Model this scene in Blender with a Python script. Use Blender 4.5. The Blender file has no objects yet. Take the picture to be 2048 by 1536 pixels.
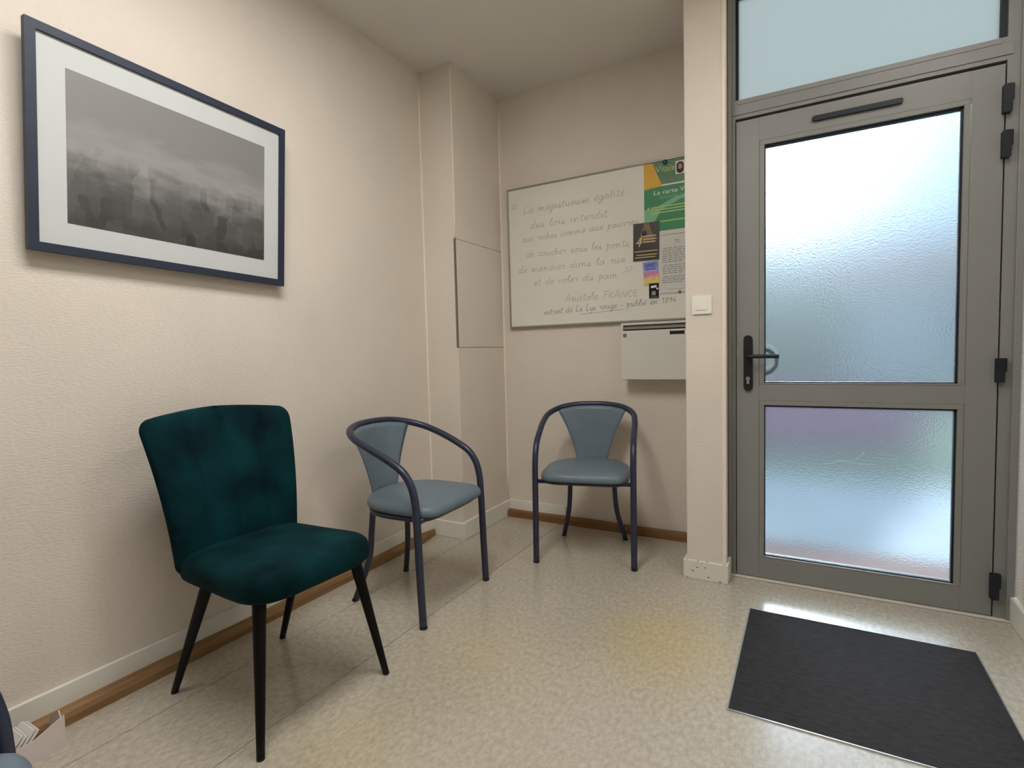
import bpy, bmesh, math, random
from mathutils import Vector, Matrix, noise
random.seed(7)
S = bpy.context.scene
COL = S.collection
R = math.radians

# ------------------------------------------------------------------ camera
cam_d = bpy.data.cameras.new('camera'); cam = bpy.data.objects.new('camera', cam_d); COL.objects.link(cam)
cam_d.sensor_width = 36; cam_d.sensor_fit = 'HORIZONTAL'
cam_d.lens = 1057.93 * 36 / 2048; cam_d.clip_start = 0.02
YAW, PIT, ROL, CAMH = -0.512624, 0.057469, 0.0257606, 1.05
fw = Vector((math.sin(YAW)*math.cos(PIT), math.cos(YAW)*math.cos(PIT), -math.sin(PIT)))
r0 = Vector((math.cos(YAW), -math.sin(YAW), 0)); d0 = fw.cross(r0)
rt = r0*math.cos(ROL) + d0*math.sin(ROL); dn = -r0*math.sin(ROL) + d0*math.cos(ROL)
m = Matrix.Identity(4)
for i in range(3):
    m[i][0] = rt[i]; m[i][1] = -dn[i]; m[i][2] = -fw[i]
m[0][3], m[1][3], m[2][3] = 0, 0, CAMH
cam.matrix_world = m
S.camera = cam

# ------------------------------------------------------------------ world, sun, exposure
SKY, SUN, FILL, EXPO = 0.45, 3.6, 9.2, 1.0
w = bpy.data.worlds.new('sky'); S.world = w; w.use_nodes = True
bg = w.node_tree.nodes['Background']; bg.inputs[0].default_value = (0.44, 0.72, 1.0, 1); bg.inputs[1].default_value = SKY
sun_d = bpy.data.lights.new('sun', 'SUN'); sun = bpy.data.objects.new('sun', sun_d); COL.objects.link(sun)
sun_d.energy = SUN; sun_d.angle = R(2); sun_d.color = (.76, .89, 1.0)
sun.rotation_euler = Vector((0.05, -0.93, -0.37)).to_track_quat('-Z', 'Y').to_euler()
vs = S.view_settings
vs.view_transform = 'Standard'; vs.look = 'None'; vs.gamma = 1; vs.exposure = EXPO; vs.use_curve_mapping = False

# ------------------------------------------------------------------ materials
def srgb(r, g, b):
    f = lambda c: (c/255/12.92) if c/255 <= .04045 else ((c/255+.055)/1.055)**2.4
    return (f(r), f(g), f(b), 1)
MATS = {}
def mat(name, col, rough=.6, metal=0, spec=.5, var=0, vscale=8, stretch=(1,1,1), bump=0, bscale=60, bstretch=(1,1,1), col2=None, sheen=0, trans=0, ior=1.45, emit=0, coat=0, bdist=.002):
    """plain procedural material: colour varied by noise, fine relief by a noise bump"""
    M = bpy.data.materials.new(name); M.use_nodes = True; nt = M.node_tree; N = nt.nodes; L = nt.links
    P = N['Principled BSDF']
    P.inputs['Base Color'].default_value = col; P.inputs['Roughness'].default_value = rough
    P.inputs['Metallic'].default_value = metal; P.inputs['Specular IOR Level'].default_value = spec
    P.inputs['IOR'].default_value = ior
    P.inputs['Transmission Weight'].default_value = trans
    P.inputs['Coat Weight'].default_value = coat
    if sheen:
        P.inputs['Sheen Weight'].default_value = sheen; P.inputs['Sheen Roughness'].default_value = .35
        P.inputs['Sheen Tint'].default_value = (col[0]*4+.05, col[1]*4+.05, col[2]*4+.05, 1)
    if emit:
        P.inputs['Emission Color'].default_value = col; P.inputs['Emission Strength'].default_value = emit
    tc = N.new('ShaderNodeTexCoord')
    def noise_tex(scale, st, detail=4):
        mp = N.new('ShaderNodeMapping'); mp.inputs['Scale'].default_value = st
        L.new(tc.outputs['Object'], mp.inputs[0])
        n = N.new('ShaderNodeTexNoise'); n.inputs['Scale'].default_value = scale; n.inputs['Detail'].default_value = detail
        L.new(mp.outputs[0], n.inputs['Vector']); return n
    if var or col2:
        n = noise_tex(vscale, stretch, 6)
        rp = N.new('ShaderNodeValToRGB'); e = rp.color_ramp.elements
        e[0].position = .3; e[1].position = .7
        c2 = col2 or tuple(min(1, c*(1+var)) for c in col[:3]) + (1,)
        c1 = col if col2 else tuple(c*(1-var) for c in col[:3]) + (1,)
        e[0].color = c1; e[1].color = c2
        L.new(n.outputs['Fac'], rp.inputs[0]); L.new(rp.outputs[0], P.inputs['Base Color'])
    if bump:
        n = noise_tex(bscale, bstretch)
        b = N.new('ShaderNodeBump'); b.inputs['Strength'].default_value = bump; b.inputs['Distance'].default_value = bdist
        L.new(n.outputs['Fac'], b.inputs['Height']); L.new(b.outputs[0], P.inputs['Normal'])
    MATS[name] = M
    return M
mat('wallpaper', srgb(222, 212, 199), .8, spec=.25, var=.03, vscale=3, bump=.55, bscale=90, bstretch=(.8,.8,2.6), bdist=.003)
mat('ceiling_paint', srgb(224, 221, 215), .9, spec=.2, var=.02, vscale=2, bump=.3, bscale=60)
mat('bead', srgb(236, 226, 210), .7, bump=.3, bscale=40)
mat('base_white', srgb(226, 223, 212), .55, var=.05, vscale=6)
mat('wood', srgb(122, 90, 54), .6, col2=srgb(150, 116, 76), vscale=7, stretch=(6, .6, 6), bump=.2, bscale=30, bstretch=(4,.5,4))
mat('wood_x_shaded', srgb(112, 76, 42), .6, col2=srgb(136, 98, 60), vscale=7, stretch=(.6, 6, 6), bump=.2, bscale=30, bstretch=(.5,4,4))  # back lath wood, shade of the chair put into a darker colour
mat('alu', srgb(134, 134, 130), .42, spec=.4, var=.02, vscale=4)
mat('gasket', srgb(28, 28, 36), .6)
mat('black_plastic', srgb(18, 18, 20), .45)
mat('hinge_black', srgb(16, 22, 34), .5)
mat('steel', srgb(190, 190, 185), .3, metal=.9)
mat('tube_blue', srgb(45, 50, 70), .32, spec=.5, var=.06, vscale=30)
mat('foot_black', srgb(16, 16, 20), .6)
mat('vinyl_blue', srgb(102, 117, 127), .42, spec=.45, var=.06, vscale=12, bump=.25, bscale=220)
mat('velvet', srgb(2, 21, 26), .85, spec=.1, col2=srgb(8, 54, 59), vscale=6, sheen=.12)
mat('leg_black', srgb(10, 9, 9), .5, spec=.2)
mat('frame_navy', srgb(34, 44, 62), .5, var=.12, vscale=14, stretch=(3,1,3))
mat('passepartout', srgb(198, 201, 199), .8)
mat('board_white', srgb(226, 223, 211), .22, spec=.5, var=.015, vscale=3)
mat('board_alu', srgb(150, 146, 138), .4, metal=.4)
mat('marker', srgb(158, 156, 150), .6)
mat('marker_dark', srgb(126, 130, 132), .6)
mat('paper', srgb(212, 210, 202), .8)
mat('ink_grey', srgb(150, 148, 143), .8)
mat('ink_dark', srgb(70, 70, 72), .8)
mat('poster_green', srgb(28, 122, 68), .45, col2=srgb(44, 136, 82), vscale=3, stretch=(.6,1,6))
mat('poster_light_green', srgb(120, 178, 130), .45)
mat('poster_deep', srgb(70, 112, 84), .5, col2=srgb(110, 140, 96), vscale=9)
mat('poster_yellow', srgb(226, 178, 58), .5, col2=srgb(210, 160, 50), vscale=10)
mat('print_white', srgb(228, 232, 226), .6)
mat('print_pale_green', srgb(176, 204, 120), .6)
mat('print_portrait_hair', srgb(60, 34, 36), .6)
mat('print_portrait_skin', srgb(196, 144, 124), .6)
mat('flyer_dark', srgb(46, 38, 34), .4, col2=srgb(66, 54, 44), vscale=10)
mat('flyer_gold', srgb(140, 112, 62), .4, col2=srgb(96, 76, 46), vscale=22)
mat('print_gold', srgb(206, 184, 134), .5)
mat('card_blue', srgb(92, 84, 176), .5)
mat('magnet_blue', srgb(30, 62, 112), .35)
mat('magnet_white', srgb(220, 220, 214), .4)
mat('box_white', srgb(212, 210, 200), .4, var=.015, vscale=5)
mat('slot_dark', srgb(20, 18, 16), .8)
mat('slot_flap', srgb(120, 114, 104), .5)
mat('switch_white', srgb(236, 232, 222), .35)
mat('mat_carpet', srgb(44, 43, 44), .95, spec=.1, col2=srgb(58, 56, 56), vscale=30, stretch=(1,3,1), bump=.8, bscale=350)
mat('threshold', srgb(206, 200, 188), .4)
mat('holder', srgb(214, 202, 196), .5, var=.06, vscale=10)
mat('pages', srgb(232, 230, 216), .7)
mat('magazine', srgb(120, 124, 128), .4, col2=srgb(60, 60, 66), vscale=14)
mat('fill_body', srgb(235, 235, 232), .5)
mat('fill_glow', (1.0, .985, .965, 1), .5, emit=FILL)  # glow of the unseen ceiling panels added as room fill
mat('pavement', srgb(196, 202, 206), .9, var=.1, vscale=2)
mat('lawn', srgb(92, 120, 78), .95, var=.2, vscale=5)
mat('doorstep', srgb(128, 74, 48), .85, var=.15, vscale=8)
mat('hedge_leaf', srgb(60, 96, 66), .9, var=.3, vscale=4)
mat('flower', srgb(164, 36, 96), .9, col2=srgb(120, 56, 116), vscale=3)
mat('house_wall', srgb(186, 190, 194), .9)
mat('house_roof', srgb(140, 92, 76), .9)
mat('house_glass', srgb(60, 70, 84), .2)
mat('scratch', srgb(220, 226, 232), .5)

def floor_material():
    M = bpy.data.materials.new('vinyl_floor'); M.use_nodes = True; nt = M.node_tree; N = nt.nodes; L = nt.links
    P = N['Principled BSDF']; P.inputs['Roughness'].default_value = .2; P.inputs['Specular IOR Level'].default_value = 1.0
    geo = N.new('ShaderNodeNewGeometry')
    def ns(scale, st, det=6):
        mp = N.new('ShaderNodeMapping'); mp.inputs['Scale'].default_value = st
        L.new(geo.outputs['Position'], mp.inputs[0])
        n = N.new('ShaderNodeTexNoise'); n.inputs['Scale'].default_value = scale; n.inputs['Detail'].default_value = det
        L.new(mp.outputs[0], n.inputs['Vector']); return n
    n1 = ns(55, (1.3, .8, 1), 8); n2 = ns(160, (1, 1, 1), 3)
    rp = N.new('ShaderNodeValToRGB'); e = rp.color_ramp.elements
    e[0].position = .32; e[0].color = srgb(172, 163, 147); e[1].position = .68; e[1].color = srgb(192, 184, 169)
    L.new(n1.outputs['Fac'], rp.inputs[0])
    rp2 = N.new('ShaderNodeValToRGB'); e = rp2.color_ramp.elements
    e[0].position = .36; e[0].color = (.93, .925, .92, 1); e[1].position = .62; e[1].color = (1.03, 1.03, 1.03, 1)
    L.new(n2.outputs['Fac'], rp2.inputs[0])
    mx = N.new('ShaderNodeMix'); mx.data_type = 'RGBA'; mx.blend_type = 'MULTIPLY'; mx.inputs['Factor'].default_value = 1
    L.new(rp.outputs[0], mx.inputs['A']); L.new(rp2.outputs[0], mx.inputs['B'])
    cur = mx.outputs['Result']
    # soft-edged yellow patches multiplied into the floor colour
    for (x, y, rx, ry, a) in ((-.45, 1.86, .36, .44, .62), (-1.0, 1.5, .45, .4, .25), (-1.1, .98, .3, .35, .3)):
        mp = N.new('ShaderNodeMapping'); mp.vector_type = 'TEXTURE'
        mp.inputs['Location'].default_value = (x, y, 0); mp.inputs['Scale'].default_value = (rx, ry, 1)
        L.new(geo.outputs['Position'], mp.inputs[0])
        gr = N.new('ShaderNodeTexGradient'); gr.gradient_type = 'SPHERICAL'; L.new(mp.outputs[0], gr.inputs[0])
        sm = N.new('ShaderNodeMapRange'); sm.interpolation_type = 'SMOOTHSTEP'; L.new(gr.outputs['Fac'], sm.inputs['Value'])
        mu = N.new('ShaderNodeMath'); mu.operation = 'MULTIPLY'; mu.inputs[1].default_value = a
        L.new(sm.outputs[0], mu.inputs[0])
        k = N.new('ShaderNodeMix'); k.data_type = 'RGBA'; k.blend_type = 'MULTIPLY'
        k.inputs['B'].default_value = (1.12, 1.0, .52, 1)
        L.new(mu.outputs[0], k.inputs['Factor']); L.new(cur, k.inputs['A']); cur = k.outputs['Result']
    L.new(cur, P.inputs['Base Color'])
    MATS['vinyl_floor'] = M
floor_material()

def chipped_material():
    M = bpy.data.materials.new('base_chipped'); M.use_nodes = True; nt = M.node_tree; N = nt.nodes; L = nt.links
    P = N['Principled BSDF']; P.inputs['Roughness'].default_value = .55
    geo = N.new('ShaderNodeNewGeometry')
    mp = N.new('ShaderNodeMapping'); mp.inputs['Scale'].default_value = (1, 1, 2.2); L.new(geo.outputs['Position'], mp.inputs[0])
    n = N.new('ShaderNodeTexNoise'); n.inputs['Scale'].default_value = 42; n.inputs['Detail'].default_value = 5
    L.new(mp.outputs[0], n.inputs['Vector'])
    rp = N.new('ShaderNodeValToRGB'); rp.color_ramp.interpolation = 'EASE'; e = rp.color_ramp.elements
    e[0].position = .335; e[0].color = srgb(104, 92, 74); e[1].position = .37; e[1].color = srgb(222, 218, 206)
    L.new(n.outputs['Fac'], rp.inputs[0]); L.new(rp.outputs[0], P.inputs['Base Color'])
    MATS['base_chipped'] = M
chipped_material()

def glass_material(name, rough, tint, bump, ior=1.45, veil=0.0):
    M = bpy.data.materials.new(name); M.use_nodes = True; nt = M.node_tree; N = nt.nodes; L = nt.links
    P = N['Principled BSDF']; P.inputs['Base Color'].default_value = tint
    P.inputs['Roughness'].default_value = rough; P.inputs['Transmission Weight'].default_value = 1; P.inputs['IOR'].default_value = ior
    geo = N.new('ShaderNodeNewGeometry')
    n = N.new('ShaderNodeTexNoise'); n.inputs['Scale'].default_value = 170; n.inputs['Detail'].default_value = 2
    L.new(geo.outputs['Position'], n.inputs['Vector'])
    b = N.new('ShaderNodeBump'); b.inputs['Strength'].default_value = bump; b.inputs['Distance'].default_value = .002
    L.new(n.outputs['Fac'], b.inputs['Height']); L.new(b.outputs[0], P.inputs['Normal'])
    if veil:
        T = N.new('ShaderNodeBsdfTranslucent'); T.inputs[0].default_value = tint
        mx = N.new('ShaderNodeMixShader'); mx.inputs[0].default_value = veil
        out = N['Material Output']; L.new(P.outputs[0], mx.inputs[1]); L.new(T.outputs[0], mx.inputs[2]); L.new(mx.outputs[0], out.inputs['Surface'])
    MATS[name] = M
glass_material('frosted_glass', .235, (.95, .985, 1, 1), .42, 1.4, .05)
glass_material('film_glass', .6, (.475, .475, .45, 1), .1, 1.4, 1.0)

def photo_material():
    """generic grey print: pale hazy sky over dark mottled city blocks"""
    M = bpy.data.materials.new('grey_print'); M.use_nodes = True; nt = M.node_tree; N = nt.nodes; L = nt.links
    P = N['Principled BSDF']; P.inputs['Roughness'].default_value = .5
    tc = N.new('ShaderNodeTexCoord'); sep = N.new('ShaderNodeSeparateXYZ'); L.new(tc.outputs['Object'], sep.inputs[0])
    n = N.new('ShaderNodeTexNoise'); n.inputs['Scale'].default_value = 9; n.inputs['Detail'].default_value = 8
    mp = N.new('ShaderNodeMapping'); mp.inputs['Scale'].default_value = (1, .8, 2.4); L.new(tc.outputs['Object'], mp.inputs[0]); L.new(mp.outputs[0], n.inputs['Vector'])
    v = N.new('ShaderNodeTexVoronoi'); v.distance = 'CHEBYCHEV'; v.inputs['Scale'].default_value = 26
    mp2 = N.new('ShaderNodeMapping'); mp2.inputs['Scale'].default_value = (0, 1, .55); L.new(tc.outputs['Object'], mp2.inputs[0]); L.new(mp2.outputs[0], v.inputs['Vector'])
    # height 0.09..0.53 in the frame's own metres
    mr = N.new('ShaderNodeMapRange'); mr.inputs['From Min'].default_value = .1; mr.inputs['From Max'].default_value = .53
    L.new(sep.outputs['Z'], mr.inputs['Value'])
    ad = N.new('ShaderNodeMath'); ad.operation = 'MULTIPLY_ADD'; ad.inputs[1].default_value = .5; L.new(n.outputs['Fac'], ad.inputs[0]); L.new(mr.outputs[0], ad.inputs[2])
    rp = N.new('ShaderNodeValToRGB'); e = rp.color_ramp.elements
    e[0].position = .2; e[0].color = srgb(62, 61, 60); e[1].position = 1.25 if False else 1.0; e[1].color = srgb(128, 127, 124)
    x = e.new(.55); x.color = srgb(92, 91, 89); x = e.new(.78); x.color = srgb(146, 145, 142)
    L.new(ad.outputs[0], rp.inputs[0])
    rv = N.new('ShaderNodeValToRGB'); e = rv.color_ramp.elements; e[0].color = (.45, .45, .45, 1); e[1].color = (1.25, 1.25, 1.25, 1)
    L.new(v.outputs['Color'], rv.inputs[0])
    fac = N.new('ShaderNodeMapRange'); fac.inputs['From Min'].default_value = .34; fac.inputs['From Max'].default_value = .24
    L.new(sep.outputs['Z'], fac.inputs['Value'])
    mx = N.new('ShaderNodeMix'); mx.data_type = 'RGBA'; mx.blend_type = 'MULTIPLY'
    L.new(fac.outputs[0], mx.inputs['Factor']); L.new(rp.outputs[0], mx.inputs['A']); L.new(rv.outputs[0], mx.inputs['B'])
    L.new(mx.outputs['Result'], P.inputs['Base Color'])
    MATS['grey_print'] = M
photo_material()

def card_material():
    M = bpy.data.materials.new('card_rainbow'); M.use_nodes = True; nt = M.node_tree; N = nt.nodes; L = nt.links
    P = N['Principled BSDF']; P.inputs['Roughness'].default_value = .5
    tc = N.new('ShaderNodeTexCoord'); sep = N.new('ShaderNodeSeparateXYZ'); L.new(tc.outputs['Generated'], sep.inputs[0])
    n = N.new('ShaderNodeTexNoise'); n.inputs['Scale'].default_value = 3; L.new(tc.outputs['Generated'], n.inputs['Vector'])
    a = N.new('ShaderNodeMath'); a.operation = 'MULTIPLY_ADD'; a.inputs[1].default_value = .5; L.new(n.outputs['Fac'], a.inputs[0]); L.new(sep.outputs['Z'], a.inputs[2])
    rp = N.new('ShaderNodeValToRGB'); e = rp.color_ramp.elements
    e[0].position = .2; e[0].color = srgb(214, 190, 90); e[1].position = 1; e[1].color = srgb(112, 140, 196)
    for p, c in ((.5, (224, 200, 120)), (.68, (206, 120, 156)), (.82, (170, 160, 200))):
        x = e.new(p); x.color = srgb(*c)
    L.new(a.outputs[0], rp.inputs[0]); L.new(rp.outputs[0], P.inputs['Base Color'])
    MATS['card_rainbow'] = M
card_material()

# ------------------------------------------------------------------ helpers
def tag(o, label=None, cat=None, group=None, kind=None):
    if label: o['label'] = label
    if cat: o['category'] = cat
    if group: o['group'] = group
    if kind: o['kind'] = kind
    return o
def thing(name, loc, rot=(0,0,0)):
    o = bpy.data.objects.new(name, None); COL.objects.link(o); o.location = loc; o.rotation_euler = rot
    o.empty_display_size = .1
    return o
def link(name, bm, material, parent=None, smooth=False):
    bmesh.ops.recalc_face_normals(bm, faces=bm.faces)
    me = bpy.data.meshes.new(name); bm.to_mesh(me); bm.free()
    if smooth:
        for p in me.polygons: p.use_smooth = True
    me.materials.append(MATS[material])
    o = bpy.data.objects.new(name, me); COL.objects.link(o)
    if parent: o.parent = parent
    return o
def add_box(bm, x0, x1, y0, y1, z0, z1, bev=0):
    r = bmesh.ops.create_cube(bm, size=1)
    for v in r['verts']:
        v.co = Vector((x0+(v.co.x+.5)*(x1-x0), y0+(v.co.y+.5)*(y1-y0), z0+(v.co.z+.5)*(z1-z0)))
    if bev:
        ed = list({e for v in r['verts'] for e in v.link_edges})
        bmesh.ops.bevel(bm, geom=ed, offset=bev, segments=2, affect='EDGES', profile=.5)
def box(name, x0, x1, y0, y1, z0, z1, material, parent=None, bev=0, rel=True):
    """box given in world coordinates; under a parent that only translates it becomes local"""
    ox, oy, oz = (parent.location if parent and rel else (0, 0, 0))
    bm = bmesh.new(); add_box(bm, x0-ox, x1-ox, y0-oy, y1-oy, z0-oz, z1-oz, bev)
    return link(name, bm, material, parent)
def crom(pts, n=6):
    P = [Vector(p) for p in pts]; P = [P[0]*2-P[1]] + P + [P[-1]*2-P[-2]]; out = []
    for i in range(1, len(P)-2):
        a, b, c, d = P[i-1:i+3]
        for k in range(n):
            t = k/n
            out.append(.5*((2*b)+(c-a)*t+(2*a-5*b+4*c-d)*t*t+(3*b-a-3*c+d)*t**3))
    out.append(P[-2]); return out
def add_tube(bm, pts, r, seg=14, closed=False, caps=True):
    pts = [Vector(p) for p in pts]; n = len(pts)
    rr = r if isinstance(r, (list, tuple)) else [r]*n
    T = []
    for i in range(n):
        if closed: t = pts[(i+1) % n]-pts[i-1]
        else: t = pts[min(i+1, n-1)]-pts[max(i-1, 0)]
        T.append(t.normalized())
    u = T[0].orthogonal().normalized(); rings = []
    for i in range(n):
        u = (u - T[i]*u.dot(T[i])).normalized(); v = T[i].cross(u)
        rings.append([bm.verts.new(pts[i]+(u*math.cos(a)+v*math.sin(a))*rr[i]) for a in [2*math.pi*k/seg for k in range(seg)]])
    for i in range(n if closed else n-1):
        A, B = rings[i], rings[(i+1) % n]
        sh = 0
        if closed and i == n-1:
            sh = min(range(seg), key=lambda s: (B[s].co-A[0].co).length)
        for k in range(seg):
            bm.faces.new((A[k], A[(k+1) % seg], B[(k+1+sh) % seg], B[(k+sh) % seg]))
    if caps and not closed:
        bm.faces.new(rings[0]); bm.faces.new(rings[-1])
def tube(name, pts, r, material, parent=None, seg=14, closed=False):
    bm = bmesh.new(); add_tube(bm, pts, r, seg, closed); return link(name, bm, material, parent, True)
def add_prism(bm, poly, axis, a, b):
    """extrude a 2D polygon along an axis; poly holds the two other coordinates in order"""
    def P(p, t):
        return {'x': (t, p[0], p[1]), 'y': (p[0], t, p[1]), 'z': (p[0], p[1], t)}[axis]
    A = [bm.verts.new(P(p, a)) for p in poly]; B = [bm.verts.new(P(p, b)) for p in poly]
    n = len(poly)
    bm.faces.new(A); bm.faces.new(B[::-1])
    for i in range(n): bm.faces.new((A[i], A[(i+1) % n], B[(i+1) % n], B[i]))
def prism(name, poly, axis, a, b, material, parent=None, rel=True):
    off = parent.location if parent and rel else Vector((0, 0, 0))
    o2 = {'x': (off[1], off[2], off[0]), 'y': (off[0], off[2], off[1]), 'z': (off[0], off[1], off[2])}[axis]
    bm = bmesh.new(); add_prism(bm, [(p[0]-o2[0], p[1]-o2[1]) for p in poly], axis, a-o2[2], b-o2[2])
    return link(name, bm, material, parent)
def rrect(x0, x1, y0, y1, r, n=5):
    P = []
    for cx, cy, a0 in ((x1-r, y1-r, 0), (x0+r, y1-r, 90), (x0+r, y0+r, 180), (x1-r, y0+r, 270)):
        for k in range(n+1):
            a = R(a0+90*k/n); P.append((cx+r*math.cos(a), cy+r*math.sin(a)))
    return P
def disc(name, cx, cz, r, y0, y1, material, parent, n=20):
    return prism(name, [(cx+r*math.cos(2*math.pi*k/n), cz+r*math.sin(2*math.pi*k/n)) for k in range(n)], 'y', y0, y1, material, parent)
def struct(o): return tag(o, kind='structure')
def text_on_board(name, s, x0, z0, width, y, material, parent, shear=0, maxh=None):
    """printed lettering on a plane facing the room, fitted to a width"""
    c = bpy.data.curves.new(name, 'FONT'); c.body = s; c.size = 1; c.shear = shear; c.resolution_u = 2
    o = bpy.data.objects.new(name, c); COL.objects.link(o)
    dg = bpy.context.evaluated_depsgraph_get(); dg.update()
    me = bpy.data.meshes.new_from_object(o.evaluated_get(dg))
    COL.objects.unlink(o); bpy.data.objects.remove(o)
    xs = [v.co.x for v in me.vertices]; a, b = min(xs), max(xs); k = width/(b-a); kz = maxh or k
    off = parent.location
    for v in me.vertices:
        v.co = Vector((x0+(v.co.x-a)*k-off.x, y-off.y, z0+v.co.y*kz-off.z))
    me.materials.clear(); me.materials.append(MATS[material])
    t = bpy.data.objects.new(name, me); COL.objects.link(t); t.parent = parent
    return t

# ------------------------------------------------------------------ room shell
XW, XP, YP, YB, XC0, XC1, YC, YD, XR, ZC = -1.93, -1.71, 2.44, 2.95, -.487, -.322, 2.47, 2.575, .672, 2.635
YN = -2.6
fl = struct(box('floor', XW-.1, XR+.1, YN-.1, 2.66, -.12, -.004, 'slot_dark'))
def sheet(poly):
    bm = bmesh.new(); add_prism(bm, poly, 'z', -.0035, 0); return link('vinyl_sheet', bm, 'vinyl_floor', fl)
g = .0012
xs1 = lambda y: -1.69+.004*(y-1.8); xs2 = lambda y: -1.335-.05*max(0, 1.2-y)*0
A, B = YN, YB
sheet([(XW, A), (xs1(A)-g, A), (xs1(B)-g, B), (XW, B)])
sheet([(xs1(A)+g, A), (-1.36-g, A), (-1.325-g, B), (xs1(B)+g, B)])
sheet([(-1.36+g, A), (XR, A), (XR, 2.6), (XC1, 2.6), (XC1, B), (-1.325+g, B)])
struct(prism('ceiling', [(XW-.1, YN-.1), (XR+.1, YN-.1), (XR+.1, 2.67), (XC1, 2.67), (XC1, YB+.1), (XW-.1, YB+.1)], 'z', ZC, ZC+.12, 'ceiling_paint'))
struct(box('wall_left', XW-.12, XW, YN-.1, YB+.1, -.12, ZC+.02, 'wallpaper'))
struct(box('wall_back', XW, XC0+.05, YB, YB+.12, -.12, ZC+.02, 'wallpaper'))
struct(box('wall_right', XR, XR+.12, YN-.1, 2.67, -.12, ZC+.02, 'wallpaper'))
struct(box('wall_rear', XW-.1, XR+.1, YN-.12, YN, -.12, ZC+.02, 'wallpaper'))
pier = struct(box('wall_corner', XW, XP, YP, YB, -.02, ZC, 'wallpaper'))
struct(box('wall_column', XC0, XC1, YC, YB+.12, -.02, ZC, 'wallpaper', bev=.004))
struct(box('wall_above_door', XC1, XR, YD-.01, 2.67, 2.60, ZC+.02, 'wallpaper'))
# access panel in the corner pier: a board let into the pier with thin open joints
pan = box('access_panel', XP-.004, XP+.0015, YP+.004, YB-.012, 1.093, 1.692, 'wallpaper', pier, rel=False)
for (a, b, c, d) in ((YP-.002, YB-.008, 1.692, 1.6945), (YP-.002, YB-.008, 1.0905, 1.093), (YP+.0012, YP+.0032, 1.093, 1.692)):
    box('panel_joint', XP-.003, XP+.0007, a, b, c, d, 'slot_dark', pier, rel=False)
box('panel_joint', XP-.012, XP, YP-.0007, YP+.002, 1.0905, 1.6945, 'slot_flap', pier, rel=False)
# raised beads of filler in the corners
def bead(name, x, y, z0, z1, r):
    pts = [(x+random.uniform(-.0012, .0012), y+random.uniform(-.0012, .0012), z0+(z1-z0)*k/14) for k in range(15)]
    return struct(tube(name, pts, r, 'bead', seg=8))
bead('trim_1', XW+.001, YP-.001, .08, ZC, .0055)
bead('trim_2', XP, YP, 1.70, ZC, .0045)
bead('trim_3', XP+.001, YB-.001, .09, ZC, .0065)
t4 = box('trim_4', XC1-.012, XC1+.006, YC-.004, YC+.014, .085, ZC, 'bead', bev=.006); struct(t4)

# skirting boards and the wooden laths in front of them
struct(box('baseboard_left', XW, XW+.014, YN, YP, 0, .105, 'base_white', bev=.003))
def skirt(name, x0, x1, y0, y1, h, m='base_white'): return struct(box(name, x0, x1, y0, y1, 0, h, m, bev=.003))
skirt('baseboard_corner_front', XW+.012, XP+.014, YP-.014, YP, .093)
skirt('baseboard_corner_side', XP, XP+.014, YP, YB, .1)
skirt('baseboard_back', XP+.014, -1.30, YB-.012, YB, .106)
skirt('baseboard_column_front', XC0-.014, XC1+.014, YC-.014, YC, .086, 'base_chipped')
skirt('baseboard_column_side', XC1, XC1+.014, YC, YD-.01, .09, 'base_chipped')
skirt('baseboard_column_alcove', XC0-.014, XC0, YC, YB, .086)
skirt('baseboard_right', XR-.016, XR, YN, YD-.005, .1)
def lath(name, axis, a, b, c0, c1, h, m):
    """rounded wooden lath lying on the floor"""
    pts = [(c0, .0), (c1, .0)] + [(c1-.001, h*.5), (c1-.005, h*.85), (c1-.011, h), (c0, h)] if axis == 'y' else None
    bm = bmesh.new()
    prof = [(0, 0), (1, 0), (1, .55), (.86, .85), (.6, 1), (0, 1)]
    n = 40; rings = []
    for k in range(n+1):
        t = k/n; s = a+(b-a)*t
        sc = 1.0
        e = (b-s) if axis == 'y' else 9
        if e < .02: sc = max(.35, math.sqrt(max(0, 1-((.02-e)/.02)**2)))
        wv = .0015*math.sin(s*9)
        ring = []
        for (p, q) in prof:
            d = c0+(c1-c0)*(p*sc)
            z = q*h*(.75+.25*sc)+(wv if q > .5 else 0)
            ring.append(bm.verts.new((d, s, z) if axis == 'y' else (s, d, z)))
        rings.append(ring)
    for i in range(n):
        for k in range(6): bm.faces.new((rings[i][k], rings[i][(k+1) % 6], rings[i+1][(k+1) % 6], rings[i+1][k]))
    bm.faces.new(rings[0]); bm.faces.new(rings[-1])
    return link(name, bm, m)
tag(lath('wooden_lath', 'y', YN+.02, 2.421, XW+.014, XW+.052, .043, 'wood'), 'long round-ended wooden lath on the floor along the picture wall', 'lath')
tag(lath('wooden_lath', 'x', XP+.016, XC0-.016, YB-.012, YB-.04, .047, 'wood_x_shaded'), 'wooden lath on the floor under the whiteboard wall', 'lath')

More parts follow.
